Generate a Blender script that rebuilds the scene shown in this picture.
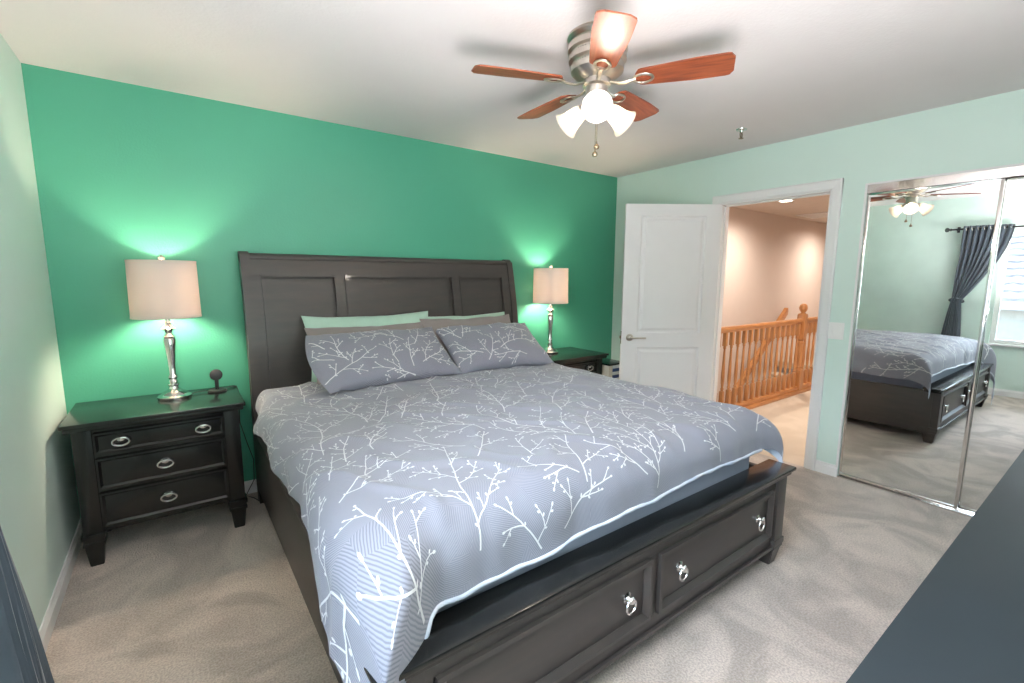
import bpy, bmesh, math, random
from mathutils import Vector, Matrix, noise
import numpy as np
for o in list(bpy.data.objects): bpy.data.objects.remove(o)
S = bpy.context.scene; COL = S.collection; PI = math.pi; rad = math.radians

# ---------------------------------------------------------------- camera, world, lights, exposure
YAW, PIT, ROLL = 0.6316, 0.138, 0.0052
cam = bpy.data.objects.new('camera', bpy.data.cameras.new('camera')); COL.objects.link(cam)
fw = Vector((math.sin(YAW)*math.cos(PIT), math.cos(YAW)*math.cos(PIT), -math.sin(PIT)))
rt = fw.cross(Vector((0, 0, 1))).normalized(); up = rt.cross(fw)
r2 = rt*math.cos(ROLL) + up*math.sin(ROLL); u2 = -rt*math.sin(ROLL) + up*math.cos(ROLL)
cam.matrix_world = Matrix.Translation((0.5093, -3.39, 1.4336)) @ Matrix((r2, u2, -fw)).transposed().to_4x4()
cam.data.sensor_width = 36; cam.data.lens = 463.58*36/1024; cam.data.clip_start = .02
S.camera = cam
S.view_settings.view_transform = 'Standard'; S.view_settings.look = 'None'
S.view_settings.gamma = 1; S.view_settings.use_curve_mapping = False
S.view_settings.exposure = 0.86

wd = bpy.data.worlds.new('sky'); S.world = wd; wd.use_nodes = True
wn = wd.node_tree.nodes; wl = wd.node_tree.links
sky = wn.new('ShaderNodeTexSky'); sky.sky_type = 'NISHITA'; sky.sun_disc = False
sky.sun_elevation = rad(48); sky.sun_rotation = rad(200); sky.air_density = 1.0; sky.dust_density = 2.0
wl.new(sky.outputs[0], wn['Background'].inputs[0]); wn['Background'].inputs[1].default_value = .6

def light(name, kind, loc, power, color, rot=None, size=None, size_y=None, radius=None, spot=None):
    d = bpy.data.lights.new(name, kind); d.energy = power; d.color = color
    if kind == 'AREA':
        d.shape = 'RECTANGLE'; d.size = size; d.size_y = size_y
    if radius is not None: d.shadow_soft_size = radius
    if spot: d.spot_size = spot[0]; d.spot_blend = spot[1]
    o = bpy.data.objects.new(name, d); COL.objects.link(o); o.location = loc
    if rot: o.rotation_euler = rot
    return o
# daylight entering by the window in the left wall (open sky above the neighbour's roof, aimed down through the pane)
light('window_daylight', 'AREA', (-1.75, -2.92, 3.1), 480, (.80, .90, 1.0), (0, rad(-43), 0), 2.2, 2.6)
# added fill lamp near the camera, aimed up so the ceiling brightens the room
light('added_bounce_fill', 'AREA', (1.05, -3.2, 1.12), 46, (1.0, .955, .95), (PI, 0, 0), .9, .9)

W, H, DEP = 4.331, 2.461, 3.78        # room: x 0..W, y -DEP..0, z 0..H
BX = 1.88                             # bed centre line

# ---------------------------------------------------------------- materials
MATS = {}
def mat(name, col, rough=.5, metal=0, spec=.5, bump=None, col2=None, nscale=8, coat=0, fac=None, emit=None, sheen=0, trans=0, stretch=None):
    m = bpy.data.materials.new(name); m.use_nodes = True; n = m.node_tree.nodes; l = m.node_tree.links
    b = n['Principled BSDF']; MATS[name] = m
    b.inputs['Base Color'].default_value = (*col, 1); b.inputs['Roughness'].default_value = rough
    b.inputs['Metallic'].default_value = metal; b.inputs['Specular IOR Level'].default_value = spec
    b.inputs['Coat Weight'].default_value = coat; b.inputs['Sheen Weight'].default_value = sheen
    b.inputs['Transmission Weight'].default_value = trans
    tc = n.new('ShaderNodeTexCoord'); src = tc.outputs['Object']
    if stretch:
        mp = n.new('ShaderNodeMapping'); mp.inputs['Scale'].default_value = stretch; l.new(src, mp.inputs[0]); src = mp.outputs[0]
    nz = n.new('ShaderNodeTexNoise'); nz.inputs['Scale'].default_value = nscale; nz.inputs['Detail'].default_value = 5
    l.new(src, nz.inputs['Vector'])
    if col2 is None: col2 = tuple(c*.94 for c in col)
    cr = n.new('ShaderNodeValToRGB'); e = cr.color_ramp.elements
    e[0].position, e[1].position = fac or (.35, .65)
    e[0].color = (*col2, 1); e[1].color = (*col, 1)
    l.new(nz.outputs['Fac'], cr.inputs[0]); l.new(cr.outputs[0], b.inputs['Base Color'])
    if bump:
        bz = n.new('ShaderNodeTexNoise'); bz.inputs['Scale'].default_value = bump[0]; bz.inputs['Detail'].default_value = 4
        l.new(tc.outputs['Object'], bz.inputs['Vector'])
        bp = n.new('ShaderNodeBump'); bp.inputs['Strength'].default_value = bump[1]; bp.inputs['Distance'].default_value = bump[2]
        l.new(bz.outputs['Fac'], bp.inputs['Height']); l.new(bp.outputs[0], b.inputs['Normal'])
    if emit:
        b.inputs['Emission Color'].default_value = (*emit[0], 1); b.inputs['Emission Strength'].default_value = emit[1]
    return m
green = mat('green_wall_paint', (.082, .395, .262), .42, col2=(.081, .390, .259), bump=(90, .25, .004))
mint = mat('mint_wall_paint', (.68, .83, .775), .5, col2=(.672, .823, .768), bump=(90, .22, .004))
white = mat('white_trim_paint', (.82, .81, .82), .35, col2=(.81, .80, .81))
ceil_m = mat('ceiling_paint', (.76, .715, .72), .9, col2=(.752, .708, .712), bump=(70, .3, .004))
hallp = mat('hall_wall_paint', (.70, .60, .54), .6, col2=(.69, .59, .53), bump=(90, .2, .004))
hall_ceil = mat('hall_ceiling_paint', (.66, .58, .52), .9, bump=(70, .3, .004))
black = mat('espresso_black_lacquer', (.010, .011, .011), .22, col2=(.008, .009, .009), nscale=14, coat=.15, bump=(60, .05, .001))
esp = mat('espresso_bed_lacquer', (.066, .054, .050), .42, col2=(.055, .048, .046), nscale=5, coat=.08, stretch=(1, 1, 6))
nickel = mat('brushed_nickel', (.62, .57, .51), .28, 1, nscale=30)
chrome = mat('polished_chrome', (.78, .76, .74), .10, 1)
pewter = mat('satin_pewter_pull', (.75, .73, .72), .25, 1)
cherry = mat('cherry_blade_wood', (.36, .085, .030), .45, col2=(.17, .035, .014), nscale=5, coat=.12, stretch=(1.5, 14, 14), fac=(.3, .7))
oak = mat('honey_oak', (.56, .26, .095), .32, col2=(.42, .17, .055), nscale=5, stretch=(8, 8, 1.2), coat=.3)
oakx = mat('honey_oak_rail', (.56, .25, .085), .32, col2=(.42, .165, .05), nscale=5, stretch=(1.2, 8, 8), coat=.3)
black_pl = mat('black_plastic', (.015, .015, .016), .35)
brass = mat('brushed_bronze', (.30, .24, .17), .35, 1)
mintp = mat('mint_cotton', (.46, .66, .56), .85, bump=(250, .2, .002), sheen=.3)
taupe = mat('taupe_cotton', (.27, .23, .225), .85, bump=(250, .2, .002), sheen=.3)
sheet = mat('blue_grey_sheet', (.30, .33, .44), .8, bump=(200, .2, .002), sheen=.2)
lining = mat('pale_blue_lining', (.66, .67, .74), .8, col2=(.50, .56, .70), nscale=9)
printw = mat('white_print_ink', (.74, .74, .77), .7)
curt_m = mat('slate_curtain_cloth', (.055, .078, .105), .55, col2=(.032, .048, .068), nscale=6, sheen=.5, bump=(120, .3, .002))
roof_m = mat('clay_tile_roof', (.62, .56, .52), .8, col2=(.42, .38, .36), nscale=7)
stucco = mat('pale_stucco', (.70, .66, .60), .9, bump=(60, .4, .01))
tape = mat('navy_packaging', (.04, .07, .20), .5)
cream = mat('cream_packaging', (.75, .68, .56), .6)
whitep = mat('white_plastic', (.88, .88, .87), .35, col2=(.87, .87, .86))

def carpet(name, ca, cb, cc):
    m = bpy.data.materials.new(name); m.use_nodes = True; n = m.node_tree.nodes; l = m.node_tree.links; b = n['Principled BSDF']
    b.inputs['Roughness'].default_value = .95; b.inputs['Specular IOR Level'].default_value = .1; b.inputs['Sheen Weight'].default_value = .3
    tc = n.new('ShaderNodeTexCoord')
    n1 = n.new('ShaderNodeTexNoise'); n1.inputs['Scale'].default_value = 2.2; n1.inputs['Detail'].default_value = 3; n1.inputs['Distortion'].default_value = 1.6
    n2 = n.new('ShaderNodeTexNoise'); n2.inputs['Scale'].default_value = 130; n2.inputs['Detail'].default_value = 3
    l.new(tc.outputs['Object'], n1.inputs['Vector']); l.new(tc.outputs['Object'], n2.inputs['Vector'])
    c1 = n.new('ShaderNodeValToRGB'); c1.color_ramp.elements[0].position = .40; c1.color_ramp.elements[1].position = .60
    c1.color_ramp.elements[0].color = (*ca, 1); c1.color_ramp.elements[1].color = (*cb, 1)
    c2 = n.new('ShaderNodeValToRGB'); c2.color_ramp.elements[0].position = .38; c2.color_ramp.elements[1].position = .62
    c2.color_ramp.elements[0].color = (*cc, 1); c2.color_ramp.elements[1].color = (1, 1, 1, 1)
    mx = n.new('ShaderNodeMix'); mx.data_type = 'RGBA'; mx.blend_type = 'MULTIPLY'; mx.inputs['Factor'].default_value = 1
    l.new(n1.outputs['Fac'], c1.inputs[0]); l.new(n2.outputs['Fac'], c2.inputs[0])
    l.new(c1.outputs[0], mx.inputs['A']); l.new(c2.outputs[0], mx.inputs['B']); l.new(mx.outputs['Result'], b.inputs['Base Color'])
    bp = n.new('ShaderNodeBump'); bp.inputs['Strength'].default_value = .6; bp.inputs['Distance'].default_value = .008
    l.new(n2.outputs['Fac'], bp.inputs['Height']); l.new(bp.outputs[0], b.inputs['Normal'])
    return m
carpet_m = carpet('greige_carpet', (.46, .39, .345), (.66, .555, .49), (.72, .72, .72))
hallc_m = carpet('beige_hall_carpet', (.62, .50, .38), (.68, .56, .44), (.8, .8, .8))

def mirror_mat():
    m = mat('silvered_mirror', (.88, .91, .90), .0, 1); return m
mirror_m = mirror_mat(); MATS['silvered_mirror'].node_tree.nodes['Principled BSDF'].inputs['Roughness'].default_value = 0.004

def glass_pane():
    m = bpy.data.materials.new('window_glass'); m.use_nodes = True; n = m.node_tree.nodes; l = m.node_tree.links
    for x in list(n): n.remove(x)
    o = n.new('ShaderNodeOutputMaterial'); t = n.new('ShaderNodeBsdfTransparent'); g = n.new('ShaderNodeBsdfGlossy'); g.inputs['Roughness'].default_value = .02
    f = n.new('ShaderNodeFresnel'); f.inputs[0].default_value = 1.45; mx = n.new('ShaderNodeMixShader')
    t.inputs[0].default_value = (.94, .97, .97, 1)
    l.new(f.outputs[0], mx.inputs[0]); l.new(t.outputs[0], mx.inputs[1]); l.new(g.outputs[0], mx.inputs[2]); l.new(mx.outputs[0], o.inputs[0]); return m
glass_m = glass_pane()

def shade_mat(name, col, tcol, k, glow=None):
    m = bpy.data.materials.new(name); m.use_nodes = True; n = m.node_tree.nodes; l = m.node_tree.links
    for x in list(n): n.remove(x)
    o = n.new('ShaderNodeOutputMaterial'); d = n.new('ShaderNodeBsdfDiffuse'); t = n.new('ShaderNodeBsdfTranslucent'); mx = n.new('ShaderNodeMixShader')
    d.inputs[0].default_value = (*col, 1); t.inputs[0].default_value = (*tcol, 1); mx.inputs[0].default_value = k
    tc = n.new('ShaderNodeTexCoord'); w = n.new('ShaderNodeTexNoise'); w.inputs['Scale'].default_value = 160
    bp = n.new('ShaderNodeBump'); bp.inputs['Strength'].default_value = .15; bp.inputs['Distance'].default_value = .001
    l.new(tc.outputs['Object'], w.inputs['Vector']); l.new(w.outputs['Fac'], bp.inputs['Height']); l.new(bp.outputs[0], d.inputs['Normal'])
    l.new(d.outputs[0], mx.inputs[1]); l.new(t.outputs[0], mx.inputs[2])
    if glow:
        e = n.new('ShaderNodeEmission'); e.inputs[0].default_value = (*glow[0], 1); e.inputs[1].default_value = glow[1]
        a = n.new('ShaderNodeAddShader'); l.new(mx.outputs[0], a.inputs[0]); l.new(e.outputs[0], a.inputs[1]); l.new(a.outputs[0], o.inputs[0])
    else: l.new(mx.outputs[0], o.inputs[0])
    return m
shade_m = shade_mat('linen_lamp_shade', (.80, .75, .72), (.52, .45, .41), .35)
opal_m = shade_mat('frosted_glass_shade', (.80, .77, .72), (.55, .52, .46), .5)
bulb_m = mat('lit_bulb', (1, .95, .85), .4, emit=((1, .90, .80), 160))
bulbw_m = mat('lit_lamp_bulb', (1, .9, .75), .4, emit=((1, .80, .60), 280))
can_m = mat('lit_recessed_lens', (1, .95, .85), .4, emit=((1, .9, .75), 8))

def duvet_mat(name):
    m = bpy.data.materials.new(name); m.use_nodes = True; n = m.node_tree.nodes; l = m.node_tree.links; b = n['Principled BSDF']
    b.inputs['Roughness'].default_value = .75; b.inputs['Sheen Weight'].default_value = .25; b.inputs['Specular IOR Level'].default_value = .25
    uv = n.new('ShaderNodeUVMap'); uv.uv_map = 'cloth'
    vo = n.new('ShaderNodeTexVoronoi'); vo.inputs['Scale'].default_value = 9
    l.new(uv.outputs[0], vo.inputs['Vector'])
    vr = n.new('ShaderNodeVectorRotate'); vr.rotation_type = 'Z_AXIS'
    mt = n.new('ShaderNodeMath'); mt.operation = 'MULTIPLY'; mt.inputs[1].default_value = 6.28
    sp = n.new('ShaderNodeSeparateColor'); l.new(vo.outputs['Color'], sp.inputs[0]); l.new(sp.outputs[0], mt.inputs[0]); l.new(mt.outputs[0], vr.inputs['Angle'])
    l.new(uv.outputs[0], vr.inputs['Vector'])
    wv = n.new('ShaderNodeTexWave'); wv.inputs['Scale'].default_value = 58; wv.inputs['Distortion'].default_value = 1.2; wv.inputs['Detail'].default_value = 1
    l.new(vr.outputs[0], wv.inputs['Vector'])
    cr = n.new('ShaderNodeValToRGB'); e = cr.color_ramp.elements; e[0].position = .1; e[1].position = .7
    e[0].color = (.195, .20, .255, 1); e[1].color = (.305, .308, .37, 1)
    l.new(wv.outputs['Fac'], cr.inputs[0]); l.new(cr.outputs[0], b.inputs['Base Color'])
    bp = n.new('ShaderNodeBump'); bp.inputs['Strength'].default_value = .25; bp.inputs['Distance'].default_value = .002
    l.new(wv.outputs['Fac'], bp.inputs['Height']); l.new(bp.outputs[0], b.inputs['Normal'])
    return m
duvet_m = duvet_mat('grey_blue_cotton_print')

# ---------------------------------------------------------------- helpers
def tag(o, label=None, cat=None, group=None, kind=None):
    if label: o['label'] = label
    if cat: o['category'] = cat
    if group: o['group'] = group
    if kind: o['kind'] = kind
    return o
def thing(name, label, cat, loc=(0, 0, 0), rz=0, group=None):
    o = bpy.data.objects.new(name, None); COL.objects.link(o); o.location = loc; o.rotation_euler = (0, 0, rz); o.empty_display_size = .1
    return tag(o, label, cat, group)
def obj(name, bm, m, parent=None, smooth=True, ang=35):
    me = bpy.data.meshes.new(name); bm.normal_update(); bm.to_mesh(me); bm.free()
    ms = m if isinstance(m, (list, tuple)) else [m]
    for x in ms: me.materials.append(x)
    if smooth:
        me.shade_smooth()
        me.set_sharp_from_angle(angle=rad(ang))
    o = bpy.data.objects.new(name, me); COL.objects.link(o)
    if parent: o.parent = parent
    return o
def struct(name, bm, m, smooth=False):
    o = obj(name, bm, m, None, smooth); o['kind'] = 'structure'; return o
def box(bm, x0, x1, y0, y1, z0, z1, bev=0, M=None, seg=2):
    t = bmesh.new(); bmesh.ops.create_cube(t, size=1)
    for v in t.verts: v.co = Vector(((x0+x1)/2+v.co.x*(x1-x0), (y0+y1)/2+v.co.y*(y1-y0), (z0+z1)/2+v.co.z*(z1-z0)))
    if bev: bmesh.ops.bevel(t, geom=t.edges[:], offset=bev, segments=seg, affect='EDGES', profile=.6)
    if M: bmesh.ops.transform(t, matrix=M, verts=t.verts)
    return merge(bm, t)
def merge(bm, t, mi=None):
    mp = {v: bm.verts.new(v.co) for v in t.verts}
    for f in t.faces:
        try:
            g = bm.faces.new([mp[v] for v in f.verts]); g.smooth = f.smooth; g.material_index = f.material_index if mi is None else mi
        except ValueError: pass
    t.free(); return bm
def B(*a, **k):
    bm = bmesh.new(); box(bm, *a, **k); return bm
def frustum(bm, c, w0, d0, w1, d1, z0, z1, bev=0):
    t = bmesh.new(); bmesh.ops.create_cube(t, size=1)
    for v in t.verts:
        top = v.co.z > 0; w, d = (w1, d1) if top else (w0, d0)
        v.co = Vector((c[0]+v.co.x*w, c[1]+v.co.y*d, z1 if top else z0))
    if bev: bmesh.ops.bevel(t, geom=t.edges[:], offset=bev, segments=2, affect='EDGES')
    return merge(bm, t)
def lathe(bm, prof, c=(0, 0, 0), seg=28, M=None, cap=True):
    rings = []
    for r, z in prof:
        rings.append([Vector((r*math.cos(2*PI*k/seg), r*math.sin(2*PI*k/seg), z)) for k in range(seg)])
    t = bmesh.new(); R = [[t.verts.new(v) for v in rr] for rr in rings]
    for a, b in zip(R, R[1:]):
        for k in range(seg): t.faces.new((a[k], a[(k+1) % seg], b[(k+1) % seg], b[k]))
    if cap:
        if prof[0][0] > 1e-5: t.faces.new(R[0][::-1])
        if prof[-1][0] > 1e-5: t.faces.new(R[-1])
    bmesh.ops.recalc_face_normals(t, faces=t.faces[:])
    bmesh.ops.transform(t, matrix=Matrix.Translation(c) @ (M or Matrix()), verts=t.verts)
    return merge(bm, t)
def tube(bm, pts, r, seg=10, closed=False, flat=1.0):
    pts = [Vector(p) for p in pts]; n = len(pts); t = bmesh.new(); rings = []; prev = None
    for i, p in enumerate(pts):
        a = pts[(i-1) % n] if (closed or i > 0) else p; b = pts[(i+1) % n] if (closed or i < n-1) else p
        d = (b-a).normalized()
        if prev is None:
            ref = Vector((0, 0, 1)) if abs(d.z) < .9 else Vector((1, 0, 0)); u = d.cross(ref).normalized()
        else: u = (prev - d*prev.dot(d)).normalized()
        w = d.cross(u); prev = u; rr = r(i/(n-1)) if callable(r) else r
        rings.append([t.verts.new(p+u*rr*math.cos(2*PI*k/seg)+w*rr*flat*math.sin(2*PI*k/seg)) for k in range(seg)])
    for i in range(n if closed else n-1):
        a, b = rings[i], rings[(i+1) % n]
        for k in range(seg): t.faces.new((a[k], a[(k+1) % seg], b[(k+1) % seg], b[k]))
    if not closed: t.faces.new(rings[0][::-1]); t.faces.new(rings[-1])
    bmesh.ops.recalc_face_normals(t, faces=t.faces[:])
    return merge(bm, t)
def prism(bm, poly, fn, a, b):
    """poly: 2D outline; fn(p, q, t)->3D"""
    t = bmesh.new(); A = [t.verts.new(fn(p, q, a)) for p, q in poly]; Bv = [t.verts.new(fn(p, q, b)) for p, q in poly]
    n = len(poly)
    for k in range(n): t.faces.new((A[k], A[(k+1) % n], Bv[(k+1) % n], Bv[k]))
    t.faces.new(A[::-1]); t.faces.new(Bv); bmesh.ops.recalc_face_normals(t, faces=t.faces[:])
    return merge(bm, t)
def copy_tree(o, parent=None):
    c = o.copy(); COL.objects.link(c); c.parent = parent
    for ch in list(o.children): copy_tree(ch, c)
    return c
def framed(bm, x0, x1, z0, z1, y, w, d, M=None, mould=.008):
    """picture-frame moulding (sloped) around a rectangle on a plane y, standing out to y-d"""
    t = bmesh.new(); o = [(x0, z0), (x1, z0), (x1, z1), (x0, z1)]; i = [(x0+w, z0+w), (x1-w, z0+w), (x1-w, z1-w), (x0+w, z1-w)]
    m = [(x0+w*.45, z0+w*.45), (x1-w*.45, z0+w*.45), (x1-w*.45, z1-w*.45), (x0+w*.45, z1-w*.45)]
    L = [[t.verts.new((p, yy, q)) for p, q in pts] for pts, yy in ((o, y), (o, y-d*.9), (m, y-d), (i, y-d*.15), (i, y))]
    for a, b in zip(L, L[1:]):
        for k in range(4): t.faces.new((a[k], a[(k+1) % 4], b[(k+1) % 4], b[k]))
    bmesh.ops.recalc_face_normals(t, faces=t.faces[:])
    if M: bmesh.ops.transform(t, matrix=M, verts=t.verts)
    return merge(bm, t)

# ---------------------------------------------------------------- room shell
T = .12
struct('floor', B(0, W, -DEP, 0, -.1, 0), carpet_m)
struct('ceiling', B(-T, W+T, -DEP-T, T, H, H+.1), ceil_m)
struct('wall_back', B(0, W, 0, T, 0, H), green)
struct('wall_front', B(-T, W+T, -DEP-T, -DEP, 0, H), mint)
WY0, WY1, WZ0, WZ1 = -3.58, -2.26, .64, 2.01          # window hole in the left wall
bm = bmesh.new()
box(bm, -T, 0, -DEP, WY0, 0, H); box(bm, -T, 0, WY1, T, 0, H); box(bm, -T, 0, WY0, WY1, 0, WZ0); box(bm, -T, 0, WY0, WY1, WZ1, H)
struct('wall_left', bm, mint)
DY0, DY1, DZ = -1.985, -1.155, 2.058                   # door opening in the right wall
MY0, MY1, MZ = -3.50, -2.195, 2.055                   # closet opening
bm = bmesh.new()
box(bm, W, W+T, DY1, T, 0, H); box(bm, W, W+T, DY0, DY1, DZ, H); box(bm, W, W+T, MY1, DY0, 0, H)
box(bm, W, W+T, MY0, MY1, MZ, H); box(bm, W, W+T, -DEP, MY0, 0, H)
struct('wall_right', bm, mint)
bm = bmesh.new(); box(bm, W+T, W+.16, MY0-.05, MY1+.05, 0, MZ+.05); struct('wall_closet', bm, white)
def baseboard(name, x0, x1, y0, y1, ax):
    bm = bmesh.new(); h, d = .085, .014
    if ax == 'x':
        s = -1 if y1 > -1 else 1; base = y1 if s < 0 else y0
        prism(bm, [(0, 0), (d, 0), (d, h*.72), (d*.55, h*.86), (d*.35, h), (0, h)], lambda p, q, t: Vector((t, base+s*p, q)), x0, x1)
    else:
        s = 1 if x0 < 1 else -1; base = x0 if s > 0 else x1
        prism(bm, [(0, 0), (d, 0), (d, h*.72), (d*.55, h*.86), (d*.35, h), (0, h)], lambda p, q, t: Vector((base+s*p, t, q)), y0, y1)
    return struct(name, bm, white)
baseboard('baseboard_back', .014, W-.014, -.014, 0, 'x'); baseboard('baseboard_left', 0, .014, -DEP+.014, 0, 'y')
baseboard('baseboard_right', W-.014, W, DY1+.068, 0, 'y')
bm = bmesh.new(); baseboard('baseboard_right_middle', W-.014, W, MY1, DY0-.068, 'y')
# door casing + jamb
def casing_prof(bm, fn, a, b):
    prism(bm, [(0, 0), (0, .012), (.012, .016), (.045, .018), (.056, .020), (.066, .016), (.066, 0)], fn, a, b)
bm = bmesh.new()
casing_prof(bm, lambda p, q, t: Vector((W-q, DY0-p, t)), 0, DZ+.066)
casing_prof(bm, lambda p, q, t: Vector((W-q, DY1+p, t)), 0, DZ+.066)
casing_prof(bm, lambda p, q, t: Vector((W-q, t, DZ+p)), DY0-.066, DY1+.066)
casing_prof(bm, lambda p, q, t: Vector((W+T+q, DY0-p, t)), 0, DZ+.066)
casing_prof(bm, lambda p, q, t: Vector((W+T+q, DY1+p, t)), 0, DZ+.066)
box(bm, W-.002, W+T+.002, DY0-.004, DY0+.012, 0, DZ); box(bm, W-.002, W+T+.002, DY1-.012, DY1+.004, 0, DZ); box(bm, W-.002, W+T+.002, DY0, DY1, DZ-.012, DZ+.004)
box(bm, W+.05, W+.085, DY0+.012, DY0+.022, 0, DZ-.012); box(bm, W+.05, W+.085, DY1-.022, DY1-.012, 0, DZ-.012); box(bm, W+.05, W+.085, DY0+.012, DY1-.012, DZ-.022, DZ-.012)
struct('trim_1', bm, white)
# bedroom door leaf, swung about 55 degrees off the wall
dr = bpy.data.objects.new('door_1', None); COL.objects.link(dr); dr['kind'] = 'structure'
dr.location = (W-.004, DY1-.012, 0); dr.rotation_euler = (0, 0, rad(90+54.5))    # local +X runs from hinge to free edge
DW = .812; th = .035
def panel_door():
    bm = bmesh.new(); U = [0, .125, .68, DW]; Z = [.015, .215, .830, .955, 1.955, 2.050]
    holes = {(1, 1), (1, 3)}
    for s in (-1, 1):
        y = s*th/2
        for i in range(3):
            for j in range(5):
                x0, x1, z0, z1 = U[i], U[i+1], Z[j], Z[j+1]
                if (i, j) not in holes:
                    bm.faces.new([bm.verts.new(v) for v in ((x0, y, z0), (x1, y, z0), (x1, y, z1), (x0, y, z1))])
                else:
                    ins = [(0, 0), (.010, .011), (.024, .012), (.046, .002)]
                    L = [[bm.verts.new(v) for v in ((x0+a, y-s*d, z0+a), (x1-a, y-s*d, z0+a), (x1-a, y-s*d, z1-a), (x0+a, y-s*d, z1-a))] for a, d in ins]
                    for A, Bq in zip(L, L[1:]):
                        for k in range(4): bm.faces.new((A[k], A[(k+1) % 4], Bq[(k+1) % 4], Bq[k]))
                    bm.faces.new(L[-1])
    for x in (0, DW): bm.faces.new([bm.verts.new(v) for v in ((x, -th/2, Z[0]), (x, th/2, Z[0]), (x, th/2, Z[-1]), (x, -th/2, Z[-1]))])
    for z in (Z[0], Z[-1]): bm.faces.new([bm.verts.new(v) for v in ((0, -th/2, z), (DW, -th/2, z), (DW, th/2, z), (0, th/2, z))])
    bmesh.ops.remove_doubles(bm, verts=bm.verts[:], dist=1e-5); bmesh.ops.recalc_face_normals(bm, faces=bm.faces[:])
    return bm
obj('door_leaf', panel_door(), white, dr, ang=15)
for s in (-1, 1):
    bm = bmesh.new(); RX = Matrix.Rotation(-s*PI/2, 4, 'X')
    lathe(bm, [(.031, 0), (.031, .008), (.026, .013), (.012, .014), (.012, .05), (0, .05)], (DW-.07, s*th/2, .917), M=RX)
    tube(bm, [(DW-.07, s*(th/2+.045), .917), (DW-.10, s*(th/2+.05), .917), (DW-.20, s*(th/2+.045), .915)], .0095, flat=.75)
    obj('door_handle', bm, nickel, dr)
bm = bmesh.new(); box(bm, DW-.001, DW+.002, -.012, .012, .86, .97); box(bm, DW, DW+.012, -.006, .006, .905, .93); obj('latch', bm, brass, dr)
for z in (.25, 1.05, 1.82):
    bm = bmesh.new(); lathe(bm, [(.007, z-.045), (.007, z+.045)], (-.004, th/2*0-.022, 0), seg=10); obj('hinge', bm, nickel, dr)
# light switch
sw = thing('light_switch', 'white double rocker light switch plate beside the doorway on the mint wall', 'light switch', (W, -2.088, 1.065))
obj('plate', B(-.006, -.0005, -.058, .058, -.06, .06, .003), whitep, sw)
for y in (-.027, .027): obj('rocker', B(-.011, -.006, y-.017, y+.017, -.034, .034, .002), whitep, sw)

# mirrored closet doors
def mirror_door(name, x, y0, y1):
    e = bpy.data.objects.new(name, None); COL.objects.link(e); e.location = (x, (y0+y1)/2, 0); e['kind'] = 'structure'
    w = (y1-y0)/2; z0, z1 = .02, MZ-.045
    bm = bmesh.new(); f = .016
    box(bm, -.012, .014, -w, -w+f, z0, z1, .002); box(bm, -.012, .014, w-f, w, z0, z1, .002)
    box(bm, -.012, .014, -w+f, w-f, z1-.02, z1, .002); box(bm, -.012, .014, -w+f, w-f, z0, z0+.014, .002)
    obj('door_frame', bm, chrome, e)
    obj('mirror', B(-.004, .004, -w+f, w-f, z0+.014, z1-.02), mirror_m, e, smooth=False)
    return e
mirror_door('door_2', W+.022, -2.838, MY1+.0)
mirror_door('door_3', W+.055, MY0, -2.80)
bm = bmesh.new()
box(bm, W-.004, W+.09, MY0, MY1, 0, .012, .002); box(bm, W-.006, W+.0, MY0, MY1, MZ-.055, MZ, .002); box(bm, W, W+.09, MY0, MY1, MZ-.012, MZ)
box(bm, W+.036, W+.040, MY0, MY1, .012, .022); struct('trim_2', bm, chrome)
bm = bmesh.new(); box(bm, W-.008, W+.005, MY1-.001, MY1+.013, 0, MZ+.012, .002); box(bm, W-.008, W+.003, MY0, MY1, MZ, MZ+.012, .002); struct('trim_3', bm, white)

# window in the left wall
wi = bpy.data.objects.new('window_1', None); COL.objects.link(wi); wi['kind'] = 'structure'; wi.location = (-.07, (WY0+WY1)/2, (WZ0+WZ1)/2)
hw, hh = (WY1-WY0)/2, (WZ1-WZ0)/2
bm = bmesh.new(); f = .05
box(bm, -.03, .03, -hw, -hw+f, -hh, hh, .004); box(bm, -.03, .03, hw-f, hw, -hh, hh, .004); box(bm, -.03, .03, -hw+f, hw-f, -hh, -hh+f, .004); box(bm, -.03, .03, -hw+f, hw-f, hh-f, hh, .004)
box(bm, -.022, .022, -.025, .025, -hh+f, hh-f, .004)
obj('window_frame', bm, whitep, wi)
obj('window_pane', B(-.003, .003, -hw+f, -.025, -hh+f, hh-f), glass_m, wi, smooth=False)
obj('window_pane', B(-.003, .003, .025, hw-f, -hh+f, hh-f), glass_m, wi, smooth=False)
obj('window_sill', B(.032, .10, -hw-.03, hw+.03, -hh-.022, -hh, .005), white, wi)

# ---------------------------------------------------------------- hallway beyond the door
HX = 11.0; HY = -.885; WN = .34
bm = bmesh.new(); box(bm, W, HX, -2.6, HY-.03, -.1, 0); box(bm, 9.0, HX, HY-.03, WN, -.1, 0); box(bm, 4.451, 4.6, HY-.03, WN, -.1, 0); struct('floor_hall', bm, hallc_m)
struct('ceiling_hall', B(W+T, HX, -2.6, WN+.1, H, H+.1), hall_ceil)
struct('wall_hall_back', B(W+T, HX, WN, WN+T, -2.7, H), hallp)
struct('wall_hall_front', B(W+.16, HX, -2.72, -2.6, -.1, H), hallp)
struct('wall_hall_end', B(HX, HX+.1, -2.7, WN+.1, -.1, H), hallp)
bm = bmesh.new(); box(bm, W+T, 4.6, HY-.03, WN, -2.7, -.1); box(bm, 4.6, HX, HY-.08, HY-.03, -2.7, -.1); box(bm, 4.6, HX, HY-.03, WN, -2.8, -2.7); struct('wall_stairwell', bm, hallp)
st = bmesh.new()
for k in range(14):
    x1 = 9.0-.26*k; box(st, x1-.26, x1, HY-.02, WN-.002, -2.7, -.19*(k+1), .004)
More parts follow.
